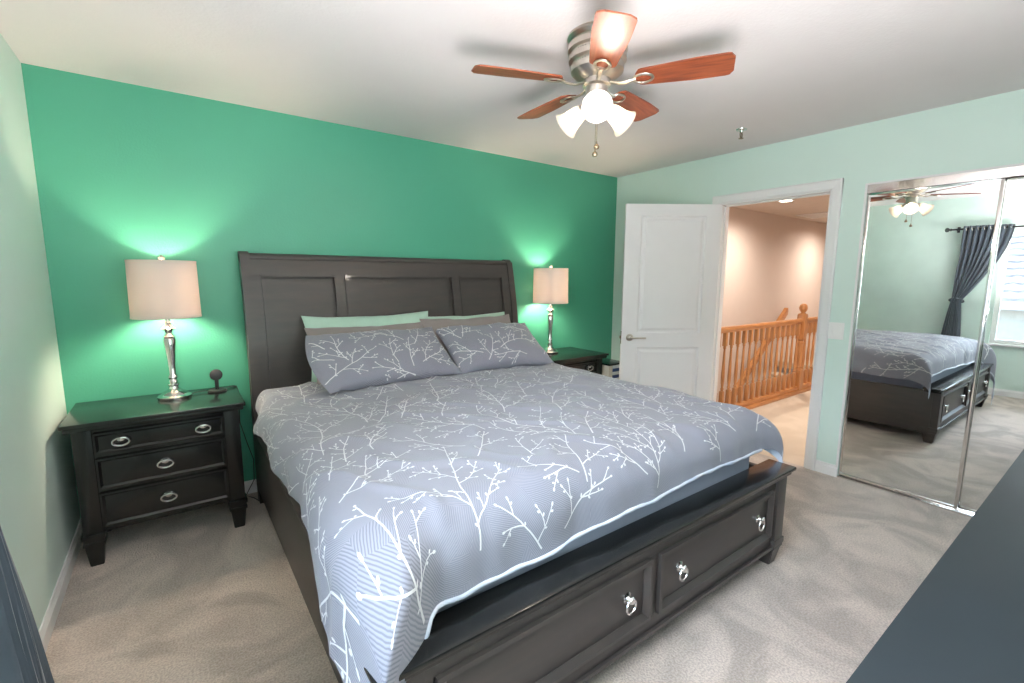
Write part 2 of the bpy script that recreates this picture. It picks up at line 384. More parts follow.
so = struct('stairs', st, hallc_m)
rg = thing('stair_railing', 'honey oak balustrade with turned balusters along the landing outside the door', 'railing', (4.6, HY, 0))
bm = bmesh.new(); box(bm, 0, 6.2, -.055, .055, 0, .045, .006); box(bm, 0, 6.2, -.036, .036, .045, .09, .008); obj('base_rail', bm, oakx, rg)
bm = bmesh.new()
prism(bm, [(-.02, 0), (.02, 0), (.022, .016), (.032, .028), (.032, .044), (.022, .058), (0, .063), (-.022, .058), (-.032, .044), (-.032, .028), (-.022, .016)], lambda p, q, t: Vector((t, p, .885+q)), 0, 2.165)
prism(bm, [(-.02, 0), (.02, 0), (.022, .016), (.032, .028), (.032, .044), (.022, .058), (0, .063), (-.022, .058), (-.032, .044), (-.032, .028), (-.022, .016)], lambda p, q, t: Vector((t, p, .885+q)), 2.255, 6.2)
obj('handrail', bm, oakx, rg)
bm = bmesh.new(); nx = 2.21
box(bm, nx-.045, nx+.045, -.045, .045, 0, .30, .004)
lathe(bm, [(.044, .30), (.030, .315), (.041, .335), (.030, .355), (.036, .42), (.040, .52), (.030, .62), (.041, .645), (.028, .665), (.044, .69)], (nx, 0, 0))
box(bm, nx-.045, nx+.045, -.045, .045, .69, .99, .004)
lathe(bm, [(.052, .985), (.052, 1.0), (.030, 1.008), (.022, 1.018), (.030, 1.028), (.043, 1.05), (.047, 1.075), (.040, 1.105), (.022, 1.125), (0, 1.13)], (nx, 0, 0))
obj('newel_post', bm, oak, rg)
def baluster(x):
    bm = bmesh.new(); a = .019
    box(bm, x-a, x+a, -a, a, .085, .27, .003)
    lathe(bm, [(.018, .27), (.011, .28), (.018, .295), (.011, .31), (.017, .36), (.0185, .42), (.014, .56), (.010, .70), (.010, .715), (.017, .725), (.012, .735), (.018, .745)], (x, 0, 0), seg=12)
    box(bm, x-a, x+a, -a, a, .745, .89, .003)
    return bm
b0 = obj('baluster', baluster(0), oak, rg)
xs = [.06+.128*k for k in range(17)] + [2.335+.128*k for k in range(28)]
b0.location.x = xs[0]
for x in xs[1:]:
    c = b0.copy(); COL.objects.link(c); c.location.x = x
hr = thing('stair_handrail', 'honey oak sloping handrail fixed to the stairwell wall behind the balusters', 'handrail', (9.0, WN-.085, .88))
bm = bmesh.new(); sl = rad(38.8); d = Vector((-math.cos(sl), 0, -math.sin(sl)))
prism(bm, [(-.032, -.045), (.032, -.045), (.038, 0), (.032, .045), (-.032, .045), (-.038, 0)], lambda p, q, t: Vector((d.x*t-d.z*0-q*math.sin(-sl)*0, p, d.z*t+q*1.25)), 0, 3.6)
obj('rail', bm, oakx, hr)
for t in (.3, 1.6, 2.9):
    bm = bmesh.new(); q = d*t; tube(bm, [(q.x, .082, q.z-.09), (q.x, .02, q.z-.09), (q.x, 0, q.z-.035)], .008); obj('wall_bracket', bm, brass, hr)
def can(x, y):
    e = thing('recessed_light', 'round recessed downlight in the hallway ceiling seen through the doorway' if 7 < x < 8 else 'small recessed downlight at the far end of the hallway ceiling' if x > 9 else 'recessed downlight in the hallway ceiling just outside the bedroom door', 'ceiling light', (x, y, H))
    bm = bmesh.new(); lathe(bm, [(.10, -.0005), (.098, -.006), (.075, -.004), (.075, -.0005)]); obj('trim_ring', bm, whitep, e)
    bm = bmesh.new(); lathe(bm, [(.074, -.003), (.05, -.005), (0, -.006)], seg=24, cap=False); obj('lens', bm, can_m, e)
    light('downlight', 'SPOT', (x, y, H-.02), 115, (1, .89, .78), radius=.06, spot=(rad(165), 1.0))
can(7.22, -.39); can(5.6, -1.9); can(9.9, -.39)
def vent(x, y, w, dpt, label, z=H):
    e = thing('ceiling_vent', label, 'vent', (x, y, z))
    bm = bmesh.new(); box(bm, -w, w, -dpt, -dpt+.02, -.012, -.0005, .002); box(bm, -w, w, dpt-.02, dpt, -.012, -.0005, .002); box(bm, -w, -w+.02, -dpt+.02, dpt-.02, -.012, -.0005, .002); box(bm, w-.02, w, -dpt+.02, dpt-.02, -.012, -.0005, .002); obj('frame', bm, whitep, e)
    bm = bmesh.new(); n = int(dpt*2/.03)
    for k in range(1, n): box(bm, -w+.02, w-.02, -dpt+k*2*dpt/n-.004, -dpt+k*2*dpt/n+.008, -.009, -.003)
    obj('louvre', bm, whitep, e)
vent(9.15, -.10, .32, .26, 'white return air grille in the far hallway ceiling')
vent(.55, -2.35, .16, .11, 'white louvred air vent on bedroom ceiling above the window, seen in the mirror')

# ---------------------------------------------------------------- bed
bed = thing('bed_frame', 'espresso king bed with panelled sleigh headboard and storage drawers in the footboard', 'bed', (BX, 0, 0))
XL, XR = -1.02, 1.03
def hb_y(z):           # sleigh curve: centre plane of headboard against height
    t = max(0, min(1, (z-.85)/.72)); return -.165 + .11*t**1.6
hbz = [0, .3, .6, .8, .95, 1.1, 1.22, 1.34, 1.44, 1.52, 1.575]
def curved(bm, x0, x1, z0, z1, f, bk, n=12):
    """slab following the sleigh curve; f = front offset, bk = back offset"""
    zs = [z0+(z1-z0)*k/n for k in range(n+1)]
    poly = [(hb_y(z)+f, z) for z in zs] + [(hb_y(z)+bk, z) for z in reversed(zs)]
    t = bmesh.new(); prism(t, poly, lambda p, q, s: Vector((s, p, q)), x0, x1)
    return merge(bm, t)
hb = bmesh.new(); curved(hb, XL+.05, XR-.05, .10, 1.50, -.002, .022)      # recessed field
curved(hb, XL+.05, XR-.05, 1.445, 1.535, -.028, .022); curved(hb, XL+.05, XR-.05, .10, .60, -.026, .022)
PX = [(-.915, -.455), (-.405, .445), (.495, .925)]
edges = [XL+.05, PX[0][0], PX[0][1], PX[1][0], PX[1][1], PX[2][0], PX[2][1], XR-.05]
for k in range(0, 8, 2): curved(hb, edges[k], edges[k+1], .60, 1.445, -.028, -.006)
HB = obj('headboard', hb, esp, bed)
for a, b in PX:
    bm = bmesh.new()
    curved(bm, a, a+.018, .60, 1.445, -.036, -.002); curved(bm, b-.018, b, .60, 1.445, -.034, -.006); curved(bm, a+.018, b-.018, 1.427, 1.445, -.034, -.006, 2)
    obj('panel_moulding', bm, esp, HB)
bm = bmesh.new(); cy, cz = hb_y(1.56)+.012, 1.548
prism(bm, [(cy+.034*math.cos(a*PI/8)-.008, cz+.027*math.sin(a*PI/8)) for a in range(16)], lambda p, q, s: Vector((s, p, q)), XL+.05, XR-.05)
obj('top_roll', bm, esp, HB)
for x0, x1 in ((XL, XL+.052), (XR-.052, XR)):
    bm = bmesh.new(); curved(bm, x0, x1, 0, 1.56, -.045, .04, 24)
    prism(bm, [(hb_y(1.56)+.012+.043*math.cos(a*PI/8), 1.556+.028*math.sin(a*PI/8)) for a in range(16)], lambda p, q, s: Vector((s, p, q)), x0, x1)
    obj('headboard_post', bm, esp, bed)
for s in (-1, 1):
    bm = bmesh.new(); x = s*1.012+.005; box(bm, x-.014, x+.014, -2.38, -.12, .085, .46, .004)
    box(bm, x-.018, x+.018, -2.36, -.19, .452, .472, .004)
    obj('side_rail', bm, esp, bed)
for x, y in ((-.88, -.9), (.93, -.9), (-.88, -1.65), (.93, -1.65)):
    if x: obj('leg', B(x-.02 - (x > 0)*.0, x+.02, y-.03, y+.03, 0, .125, .004), esp, bed)
# platform deck
obj('slat_deck', B(-.995, .995, -2.30, -.2, .37, .395, .003), esp, bed)
# footboard
FY = -2.42                                               # front face
fb = bmesh.new()
box(fb, XL+.03, XR-.03, FY+.012, FY+.10, .10, .455)      # carcass, face behind the drawers
box(fb, XL+.04, XR-.04, FY, FY+.02, .415, .462, .003); box(fb, XL+.04, XR-.04, FY, FY+.02, .10, .175, .003)     # rails
box(fb, XL+.04, XL+.115, FY, FY+.02, .17, .42, .002); box(fb, XR-.115, XR-.04, FY, FY+.02, .17, .42, .002); box(fb, -.022, .020, FY, FY+.02, .17, .42, .002)
FB = obj('footboard', fb, esp, bed)
bm = bmesh.new()
box(bm, XL-.045, XR+.055, FY-.030, FY+.105, .484, .502, .006); box(bm, XL-.03, XR+.035, FY-.018, FY+.10, .462, .486, .008, seg=3)
obj('cap_rail', bm, black, FB)
bm = bmesh.new(); box(bm, XL+.04, XR-.04, FY-.012, FY+.002, .100, .118, .004); obj('base_moulding', bm, esp, FB)
def ring_pull(parent, x, y, z, horizontal=False):
    bm = bmesh.new(); RX = Matrix.Rotation(PI/2, 4, 'X')
    if horizontal:
        lathe(bm, [(.020, 0), (.020, .004), (.013, .012), (.0, .015)], (x, y, z+.008), seg=20, M=RX @ Matrix.Diagonal((1.1, .8, 1, 1)))
        tube(bm, [(x+.033*math.cos(a*PI/12), y-.015-.004*math.sin(a*PI/12), z-.004+.021*math.sin(a*PI/12)) for a in range(24)], .0050, 8, True)
    else:
        lathe(bm, [(.021, 0), (.021, .004), (.012, .009), (.008, .018), (.015, .024), (.011, .030), (0, .032)], (x, y, z+.012), seg=20, M=RX)
        tube(bm, [(x+.024*math.cos(a*PI/12), y-.022, z-.012+.025*math.sin(a*PI/12)) for a in range(24)], .0048, 8, True)
    return obj('ring_pull', bm, pewter, parent)
for x0, x1 in ((XL+.118, -.022), (.020, XR-.118)):
    bm = bmesh.new(); box(bm, x0+.003, x1-.003, FY+.004, FY+.016, .178, .412, .002)
    framed(bm, x0+.003, x1-.003, .174, .416, FY+.004, .032, .020)
    D = obj('drawer', bm, esp, FB)
    for x in (x0+(.145 if x0 > 0 else .085), x1-.125): ring_pull(D, x, FY+.004, .295)
for x in (XL+.045, XR-.045):
    bm = bmesh.new(); y = FY+.048
    box(bm, x-.042, x+.042, y-.062, y+.04, .13, .47, .004)
    box(bm, x-.049, x+.049, y-.069, y+.047, .115, .145, .005); box(bm, x-.045, x+.045, y-.065, y+.043, .095, .115, .004)
    frustum(bm, (x, y-.010), .058, .06, .088, .10, 0, .097, .004)
    obj('footboard_leg', bm, esp, FB)
# mattress
mt = B(BX-.955, BX+.955, -2.290, -.235, .396, .70, .045, seg=5)
ma = obj('mattress', mt, sheet); tag(ma, 'mattress with blue grey fitted sheet showing under the duvet at the footboard', 'mattress')

# ---------------------------------------------------------------- printed branch pattern (ribbons lying in a cloth's own surface)
def stem(rng, x, y, a, length, curve, step=.016, jit=.10):
    pts = [(x, y, a)]
    for i in range(max(3, int(length/step))):
        a += curve*step + rng.uniform(-jit, jit); x += math.cos(a)*step; y += math.sin(a)*step; pts.append((x, y, a))
    return pts
def branches(rng, x0, y0, ang, length, w, out, occ, level=0):
    """a budding twig: a bent stem that throws alternate side shoots all along its length; shoots stop short of other twigs"""
    cv = rng.uniform(-1.5, 1.5) if level == 0 else rng.uniform(-2.2, 2.2)
    pts = stem(rng, x0, y0, ang, length, cv, jit=.11+.04*level)
    cell = lambda x, y: (round(x/.0145), round(y/.0145))
    free = (0, 3, 2)[level]; keep = pts[:1]
    for i, p in enumerate(pts[1:]):
        cx, cy = cell(p[0], p[1])
        if i >= free and any((cx+a, cy+b) in occ for a in (-1, 0, 1) for b in (-1, 0, 1)): break
        keep.append(p)
    if len(keep) < (14, 3, 2)[level]: return out
    pts = keep; length = .016*(len(pts)-1)
    mine = [cell(p[0], p[1]) for p in pts]
    out.append(('line', [p[:2] for p in pts], w)); out.append(('bud', *pts[-1], .0050))
    gap = (.055, .040, .022)[level]; nxt = gap*rng.uniform(.5, 1.1); side = rng.choice((-1, 1)); L = 0; kids = []
    for i, (x, y, a) in enumerate(pts[1:-1]):
        L += .016
        if L < nxt: continue
        nxt += gap*rng.uniform(.7, 1.35); side = -side if rng.random() < .8 else side; rest = length-L
        if level < 2 and rest > .03:
            ln = (rest*.62+.06)*rng.uniform(.55, 1.0) if level == 0 else rng.uniform(.028, .075)
            kids.append((x, y, a+side*rng.uniform(.5, .95), ln, w*(.78 if level == 0 else .82)))
        if level == 2 or rng.random() < .5:
            out.append(('bud', x-side*math.cos(a+PI/2)*.006, y-side*math.sin(a+PI/2)*.006, a-side*.7, rng.uniform(.0036, .0050)))
    for k in kids: branches(rng, *k, out, occ, level+1)
    occ.update(mine)
    return out
def add_print(bm, prims, lookup, uvl, mi=1):
    """lookup(a,b)-> (co, normal) or None"""
    for p in prims:
        if p[0] == 'line':
            pts, w = p[1], p[2]; prev = None; n = len(pts)
            for i, (a, b) in enumerate(pts):
                q = pts[min(i+1, n-1)]; r = pts[max(i-1, 0)]; dx, dy = q[0]-r[0], q[1]-r[1]; L = math.hypot(dx, dy) or 1
                ww = w*(1-.45*i/n)/2; nx, ny = -dy/L*ww, dx/L*ww
                A = lookup(a+nx, b+ny); Bq = lookup(a-nx, b-ny)
                if A is None or Bq is None: prev = None; continue
                cur = (bm.verts.new(A), bm.verts.new(Bq))
                if prev:
                    f = bm.faces.new((prev[0], prev[1], cur[1], cur[0])); f.material_index = mi; f.smooth = True
                prev = cur
        else:
            _, a, b, g, r = p; P = []
            for k in range(6):
                u, v = 1.35*r*math.cos(k*PI/3), .8*r*math.sin(k*PI/3)
                P.append(lookup(a+u*math.cos(g)-v*math.sin(g), b+u*math.sin(g)+v*math.cos(g)))
            if any(x is None for x in P): continue
            f = bm.faces.new([bm.verts.new(x) for x in P]); f.material_index = mi; f.smooth = True

def sheet_from_grid(P, U, name, mats, prims, thick, rim_mi=2, off=.0016):
    welt = bmesh.new(); i0 = 0
    loop = [P[-1, i] for i in range(4, int(P.shape[1]*.885), 2)]
    tube(welt, [Vector(p) for p in loop], lambda t: .0075+.0035*noise.noise(Vector((t*40, 0, 0))), 8)
    """P[j][i] positions (numpy), U cloth coords; closed puffy sheet + print"""
    nj, ni = P.shape[:2]
    du = np.gradient(P, axis=1); dv = np.gradient(P, axis=0); N = np.cross(du, dv); N /= np.linalg.norm(N, axis=2, keepdims=True)+1e-12
    if N[nj//2, ni//2, 2] < 0: N = -N
    TH = thick if isinstance(thick, np.ndarray) else np.full((nj, ni), thick)
    Q = P - N*TH[..., None]
    bm = bmesh.new(); uvl = bm.loops.layers.uv.new('cloth')
    vt = [[bm.verts.new(P[j, i]) for i in range(ni)] for j in range(nj)]; vb = [[bm.verts.new(Q[j, i]) for i in range(ni)] for j in range(nj)]
    def face(vs, uvs, mi):
        f = bm.faces.new(vs); f.material_index = mi; f.smooth = True
        for lp, uv in zip(f.loops, uvs): lp[uvl].uv = uv
    for j in range(nj-1):
        for i in range(ni-1):
            uv = [U[j, i], U[j, i+1], U[j+1, i+1], U[j+1, i]]
            face((vt[j][i], vt[j][i+1], vt[j+1][i+1], vt[j+1][i]), uv, 0)
            face((vb[j+1][i], vb[j+1][i+1], vb[j][i+1], vb[j][i]), uv[::-1], rim_mi)
    for j in range(nj-1):
        for i in (0, ni-1): face((vt[j][i], vt[j+1][i], vb[j+1][i], vb[j][i]), [U[j, i]]*4, rim_mi)
    for i in range(ni-1):
        for j in (0, nj-1): face((vt[j][i], vt[j][i+1], vb[j][i+1], vb[j][i]), [U[j, i]]*4, rim_mi)
    bmesh.ops.recalc_face_normals(bm, faces=bm.faces[:])
    umin, umax = U[0, 0], U[-1, -1]
    def lookup(a, b):
        s = (a-umin[0])/(umax[0]-umin[0])*(ni-1); t = (b-umin[1])/(umax[1]-umin[1])*(nj-1)
        if s < 0 or t < 0 or s >= ni-1 or t >= nj-1: return None
        i, j = int(s), int(t); s -= i; t -= j
        f = lambda A: A[j, i]*(1-s)*(1-t)+A[j, i+1]*s*(1-t)+A[j+1, i]*(1-s)*t+A[j+1, i+1]*s*t
        return Vector(f(P)+f(N)*off)
    add_print(bm, prims, lookup, uvl)
    for f in welt.faces: f.smooth = True
    merge(bm, welt, rim_mi)
    return bm

# duvet: flat cloth (a across, b towards the foot) folded over mattress edges
def fold(l, r=.13, hang_in=.0):
    """arc length past the edge -> (outward, drop)"""
    if l <= 0: return 0.0, 0.0
    q = r*PI/2
    if l < q: a = l/r; return r*math.sin(a), r*(1-math.cos(a))
    return r, r+(l-q)
NI, NJ = 190, 190
xe_l, xe_r, ye = BX-1.08+.13, BX+1.075-.13, -2.335+.13      # where the shoulders begin
def sm(e0, e1, x):
    t = max(0, min(1, (x-e0)/(e1-e0))); return t*t*(3-2*t)
P = np.zeros((NJ, NI, 3)); U = np.zeros((NJ, NI, 2)); THK = np.zeros((NJ, NI))
y_top = -.36
for j in range(NJ):
    v = j/(NJ-1)
    for i in range(NI):
        u = i/(NI-1)
        yy = y_top+(ye-y_top)*min(1, v/.88)              # approx bed position of this row
        xx = xe_l+(xe_r-xe_l)*min(1, max(0, (u-.12)/.76))
        ln = .205-.075 + .08*sm(-.9, -.4, yy)*0 + .03*noise.noise(Vector((yy*2.3, 3, 0))) + .24*sm(-1.75, -2.25, yy) + .06   # left overhang past the shoulder
        rn = .30 + .02*noise.noise(Vector((yy*2.5, 9, 0)))
        fn_ = .262 + .022*noise.noise(Vector((xx*2.2, 5, 0))) + .05*sm(2.2, 1.2, xx) + .20*sm(1.02, .86, xx)
        # cloth lengths beyond edge
        if u < .12: l = (1-u/.12)*ln; side = -1
        elif u > .88: l = (u-.88)/.12*rn; side = 1
        else: l = 0; side = 0
        lf = (v-.88)/.12*fn_ if v > .88 else 0
        ox, dz = fold(l); oy, dzf = fold(lf)
        x = (xe_l-ox) if side < 0 else (xe_r+ox) if side > 0 else xx
        y = (ye-oy) if lf > 0 else yy
        drop = dz+dzf
        # corner: soften shape so it hangs as a rounded cone
        if side and lf > 0:
            k = min(ox, oy)/.13
            if side < 0: x += .035*k; y += .03*k; drop += .05*k
            else: x += .03*k; y -= .035*k; drop = max(dz, dzf)+.72*min(dz, dzf)
        if lf > 0: y -= .17*sm(1.06, .80, x)*min(1, oy/.13)
        z = .772 - drop
        if side < 0: x += .055*sm(-.85, -.45, y)*min(1, ox/.13)
        cx_, cy_ = (x-BX)/1.0, (y+1.3)/1.1
        z += .022*(1-min(1, abs(cx_))**2.5)*(1-min(1, abs(cy_))**2.5)
        z += .03*sm(-.75, -.45, y)*0
        pw = noise.noise(Vector((x*1.6, y*1.6, .3)))*.024 + noise.noise(Vector((x*4+3, y*3.3, 1)))*.008
        wr = (1-abs(noise.noise(Vector((x*5+y*2.2, y*3-x*1.2, 2.7))))*2)
        pw += max(0, wr-.50)*.026
        hangk = min(1, (dz+dzf)/.12)
        z += pw*(1-hangk)
        # folds in the hanging part
        fo = hangk*(noise.noise(Vector((y*6.5, 1.3, z*1.2)))*.020+noise.noise(Vector((y*15, 7, z*2)))*.006) if side else 0
        ff = hangk*(noise.noise(Vector((x*6, 4.1, z*1.5)))*.016+noise.noise(Vector((x*14, 2, z*2)))*.006) if lf > 0 else 0
        ck = 1-(.85 if (side and lf > 0) else 0); x += side*fo*ck; y -= ff*ck
        if side: x += side*.006*hangk + side*.05*sm(.25, .6, drop)
        P[j, i] = (x, y, z); U[j, i] = (u*2.55, v*2.35)
        e = min(u/.03, (1-u)/.03, (1-v)/.03, v/.03, 1); THK[j, i] = (.014+.022*math.sqrt(max(0, e)))*(.22 if (side and lf > 0) else 1)
rng = random.Random(11); prims = []; occ = set()
for k in range(900):
    gx = rng.uniform(.02, 2.53); gy = rng.uniform(.25, 2.33)
    branches(rng, gx, gy, -PI/2+rng.choice((-1, 1))*rng.uniform(.05, .95), rng.uniform(.50, .85) if k < 200 else rng.uniform(.25, .45), .0058, prims, occ)
dv = obj('duvet', sheet_from_grid(P, U, 'duvet', None, prims, THK), [duvet_m, printw, lining], None, True, 60)
tag(dv, 'large grey blue duvet printed with white budding branches draped over the bed', 'duvet')

# pillows
def pillow(name, w, h, T_, mats, label, loc, rx, rz, patt=None, cat='pillow', group=None, ry=0, seed=1, tip=0):
    n1, n2 = 44, 30; rngp = random.Random(seed)
    def pt(u, v, s):
        a, b = abs(u), abs(v)
        x = u*w/2*(1-.055*(1-b**2.2)*a**3); y = v*h/2*(1-.10*(1-a**2.2)*b**3)      # pulled-out corners
        if u < 0: x -= tip*a**4*(1-b**2)
        k = (max(0, 1-a**2.6)**.55)*(max(0, 1-b**2.6)**.55)
        z = s*T_/2*k + .018*noise.noise(Vector((x*5+seed, y*6, s)))*min(1, k*3) + .009*noise.noise(Vector((x*13+seed, y*9, s)))*min(1, k*3)
        z += .006*math.sin(u*7+seed)*(1-k)
        return Vector((x, y, z))
    bm = bmesh.new(); uvl = bm.loops.layers.uv.new('cloth'); G = {}
    for s in (1, -1):
        for j in range(n2+1):
            for i in range(n1+1):
                edge = i in (0, n1) or j in (0, n2)
                if s == -1 and edge: G[s, j, i] = G[1, j, i]; continue
                G[s, j, i] = bm.verts.new(pt(2*i/n1-1, 2*j/n2-1, s))
        for j in range(n2):
            for i in range(n1):
                q = [(j, i), (j, i+1), (j+1, i+1), (j+1, i)]; q = q if s > 0 else q[::-1]
                f = bm.faces.new([G[s, a, b] for a, b in q]); f.smooth = True
                for lp, (a, b) in zip(f.loops, q): lp[uvl].uv = (b/n1*w, a/n2*h)
    if patt:
        def lookup(a, b):
            u, v = 2*a/w-1, 2*b/h-1
            if abs(u) > .985 or abs(v) > .985: return None
            p = pt(u, v, 1); e = .01; q = pt(u+e, v, 1)-p; r = pt(u, v+e, 1)-p; nn = q.cross(r).normalized()
            # stay above the faceted surface by sampling the grid
            fi, fj = (u+1)/2*n1, (v+1)/2*n2; i, j = int(fi), int(fj); fi -= i; fj -= j
            c = G[1, j, i].co*(1-fi)*(1-fj)+G[1, j, i+1].co*fi*(1-fj)+G[1, j+1, i].co*(1-fi)*fj+G[1, j+1, i+1].co*fi*fj
            return c+nn*.002
        add_print(bm, patt, lookup, uvl)
    o = obj(name, bm, mats, None, True, 75); o.location = loc; o.rotation_euler = (rx, ry, rz)
    return tag(o, label, cat, group)
def sham_pat(seed, w, h):
    r = random.Random(seed); out = []; occ = set()
    for k in range(260):
        branches(r, r.uniform(0, w), r.uniform(0, h*.8), PI/2+r.uniform(-1.4, 1.4), r.uniform(.24, .44), .0056, out, occ)
    return out
pillow('pillow', .90, .46, .13, mintp, 'mint green pillow standing against the headboard behind the left patterned pillow', (1.62, -.265, .965), rad(68), rad(0), seed=3, group='plain pillows behind the patterned shams')
pillow('pillow', .84, .44, .13, mintp, 'mint green pillow behind the taupe pillow at the right of the headboard', (2.36, -.27, .945), rad(66), 0, seed=4, group='plain pillows behind the patterned shams')
pillow('pillow', .84, .44, .14, taupe, 'taupe pillow edge showing between the mint pillow and left patterned pillow', (1.59, -.37, .925), rad(58), rad(1), seed=5, group='plain pillows behind the patterned shams')
pillow('pillow', .80, .46, .15, taupe, 'taupe pillow rising behind the right patterned pillow', (2.36, -.38, .935), rad(58), rad(-1), seed=6, group='plain pillows behind the patterned shams')
pillow('pillow_sham', .87, .50, .17, [duvet_m, printw], 'left grey blue pillow sham printed with white branches leaning on the bed', (1.595, -.565, .93), rad(34), rad(3), patt=sham_pat(5, .87, .50), tip=.07, seed=8, group='branch print shams')
pillow('pillow_sham', .81, .49, .17, [duvet_m, printw], 'right grey blue pillow sham printed with white branches near the lamp', (2.425, -.560, .925), rad(34), rad(-3), patt=sham_pat(9, .81, .49), seed=12, group='branch print shams')

# ---------------------------------------------------------------- nightstands
def nightstand(label, loc):
    e = thing('nightstand', label, 'nightstand', loc, 0, 'black nightstands flanking the bed')   # origin: centre of back edge on floor
    bm = bmesh.new()
    box(bm, -.376, .376, -.515, -.005, .722, .742, .005); box(bm, -.366, .366, -.505, -.008, .700, .724, .009, seg=3)
    obj('top', bm, black, e)
    bm = bmesh.new()
    box(bm, -.325, .325, -.455, -.02, .175, .700)
    for z0, z1 in ((.676, .700), (.548, .570), (.372, .390), (.172, .198)): box(bm, -.275, .275, -.462, -.44, z0, z1, .002)
    obj('body', bm, black, e)
    for x in (-.308, .308):
        for y in (-.43, -.056):
            bm = bmesh.new()
            box(bm, x-.037, x+.037, y-.037, y+.037, .165, .700, .003)
            box(bm, x-.047, x+.047, y-.047, y+.047, .146, .172, .006); box(bm, x-.044, x+.044, y-.044, y+.044, .112, .132, .005); box(bm, x-.040, x+.040, y-.040, y+.040, .126, .150)
            frustum(bm, (x+.0, y), .052, .052, .078, .078, 0, .127, .003)
            obj('leg', bm, black, e)
    for z0, z1, px in ((.571, .675, (-.165, .175)), (.391, .547, (0,)), (.199, .371, (0,))):
        bm = bmesh.new(); box(bm, -.268, .268, -.468, -.450, z0, z1, .002); framed(bm, -.268, .268, z0, z1, -.468, .018, .010)
        D = obj('drawer', bm, black, e)
        for x in px: ring_pull(D, x, -.468, (z0+z1)/2+.002, True)
    return e
nightstand('black three drawer nightstand left of the bed in the room corner', (.416, -.0, 0))
nightstand('black nightstand right of the bed near the open door', (3.344, -.0, 0))

# ---------------------------------------------------------------- lamps
def lamp(label, loc, rz):
    e = thing('table_lamp', label, 'lamp', loc, rz, 'silver bedside lamps')
    bm = bmesh.new(); lathe(bm, [(.078, 0), (.080, .004), (.080, .016), (.074, .022), (.064, .026), (.058, .036), (.040, .048), (.026, .058), (.022, .072), (.028, .078), (.028, .086), (.018, .092)], seg=36); obj('base', bm, chrome, e)
    bm = bmesh.new(); lathe(bm, [(.018, .092), (.022, .10), (.017, .112), (.024, .122), (.022, .130), (.016, .14), (.018, .20), (.025, .28), (.031, .335), (.026, .345), (.030, .352), (.019, .364), (.017, .374), (.026, .388), (.038, .398), (.026, .408), (.016, .420), (.018, .430), (.012, .438), (.012, .50), (.008, .51)], seg=24); obj('stem', bm, chrome, e)
    bm = bmesh.new(); R0, R1, z0, z1 = .160, .156, .462, .765; th_ = .002
    lathe(bm, [(R0, z0), (R1, z1), (R1-th_, z1), (R0-th_, z0), (R0, z0)], seg=64, cap=False)
    for R, z in ((R0, z0), (R1, z1)): lathe(bm, [(R+.001, z-.002), (R+.001, z+.006), (R-.004, z+.006), (R-.004, z-.002), (R+.001, z-.002)], seg=64, cap=False)
    a = math.atan2(-.8, -.6)
    bmesh.ops.remove_doubles(bm, verts=bm.verts[:], dist=1e-5)
    sh = obj('lamp_shade', bm, shade_m, e)
    bm = bmesh.new(); lathe(bm, [(R0+.0012, z0), (R1+.0012, z1)], seg=90, cap=False)
    bmesh.ops.delete(bm, geom=[f for f in bm.faces if not (f.calc_center_median().x > 0 and abs(f.calc_center_median().y) < .010)], context='FACES'); obj('shade_seam', bm, shade_m, sh)
    bm = bmesh.new()
    for k in range(3): q = k*2*PI/3; tube(bm, [(.004*math.cos(q), .004*math.sin(q), .758), (R1*.99*math.cos(q), R1*.99*math.sin(q), .760)], .0018, 6)
    for s in (-1, 1): tube(bm, [(s*.010, 0, .50), (s*.045, 0, .58), (s*.045, 0, .68), (s*.004, 0, .757)], .0018, 6)
    obj('harp', bm, nickel, e)
    bm = bmesh.new(); lathe(bm, [(.006, .757), (.007, .772), (.015, .778), (.018, .788), (.012, .798), (.006, .803), (0, .804)], seg=16); obj('finial', bm, chrome, e)
    bm = bmesh.new(); lathe(bm, [(.012, .505), (.014, .53), (.024, .56), (.030, .595), (.026, .625), (.012, .645), (0, .648)], seg=18); obj('bulb', bm, bulbw_m, e)
    return e
lamp('silver baluster table lamp with white drum shade on the left nightstand', (.479, -.185, .742), rad(90))
lamp('silver baluster table lamp with white drum shade on the right nightstand', (3.285, -.185, .742), rad(-131))
# wireless charger
ch = thing('phone_charger', 'small black round wireless charging stand on the left nightstand', 'charger', (.688, -.13, .742), rad(0))
bm = bmesh.new(); lathe(bm, [(.048, 0), (.050, .003), (.050, .008), (.046, .011), (0, .011)]); obj('base', bm, black_pl, ch)
bm = bmesh.new(); box(bm, -.010, .010, .004, .014, .008, .085, .003); obj('stem', bm, black_pl, ch)
bm = bmesh.new(); lathe(bm, [(.001, 0), (.031, .0), (.033, .004), (.033, .009), (.028, .012), (0, .012)], (0, .010, .098), M=Matrix.Rotation(rad(80), 4, 'X')); obj('charging_pad', bm, black_pl, ch)
bm = bmesh.new()
tube(bm, [(.735, -.10, .747), (.765, -.06, .748), (.795, -.045, .742), (.806, -.04, .70), (.80, -.03, .50), (.83, -.035, .36), (.86, -.04, .24), (.855, -.04, .10), (.80, -.06, .012), (.84, -.12, .008), (.86, -.18, .008)], .0028, 8)
tag(obj('power_cord', bm, black_pl), 'thin black cord hanging behind the left nightstand beside the bed', 'cord')
bm = bmesh.new(); pts = []
for k in range(13):
    t = k/12; pts.append((.56+.11*t, -.15+.03*math.sin(t*PI)+.0*t, .7455+(.004 if 0 < k < 12 else 0)))
tube(bm, pts, .0024, 8); tag(obj('charging_cable', bm, black_pl), 'short black cable lying on the nightstand between lamp and charger', 'cable')

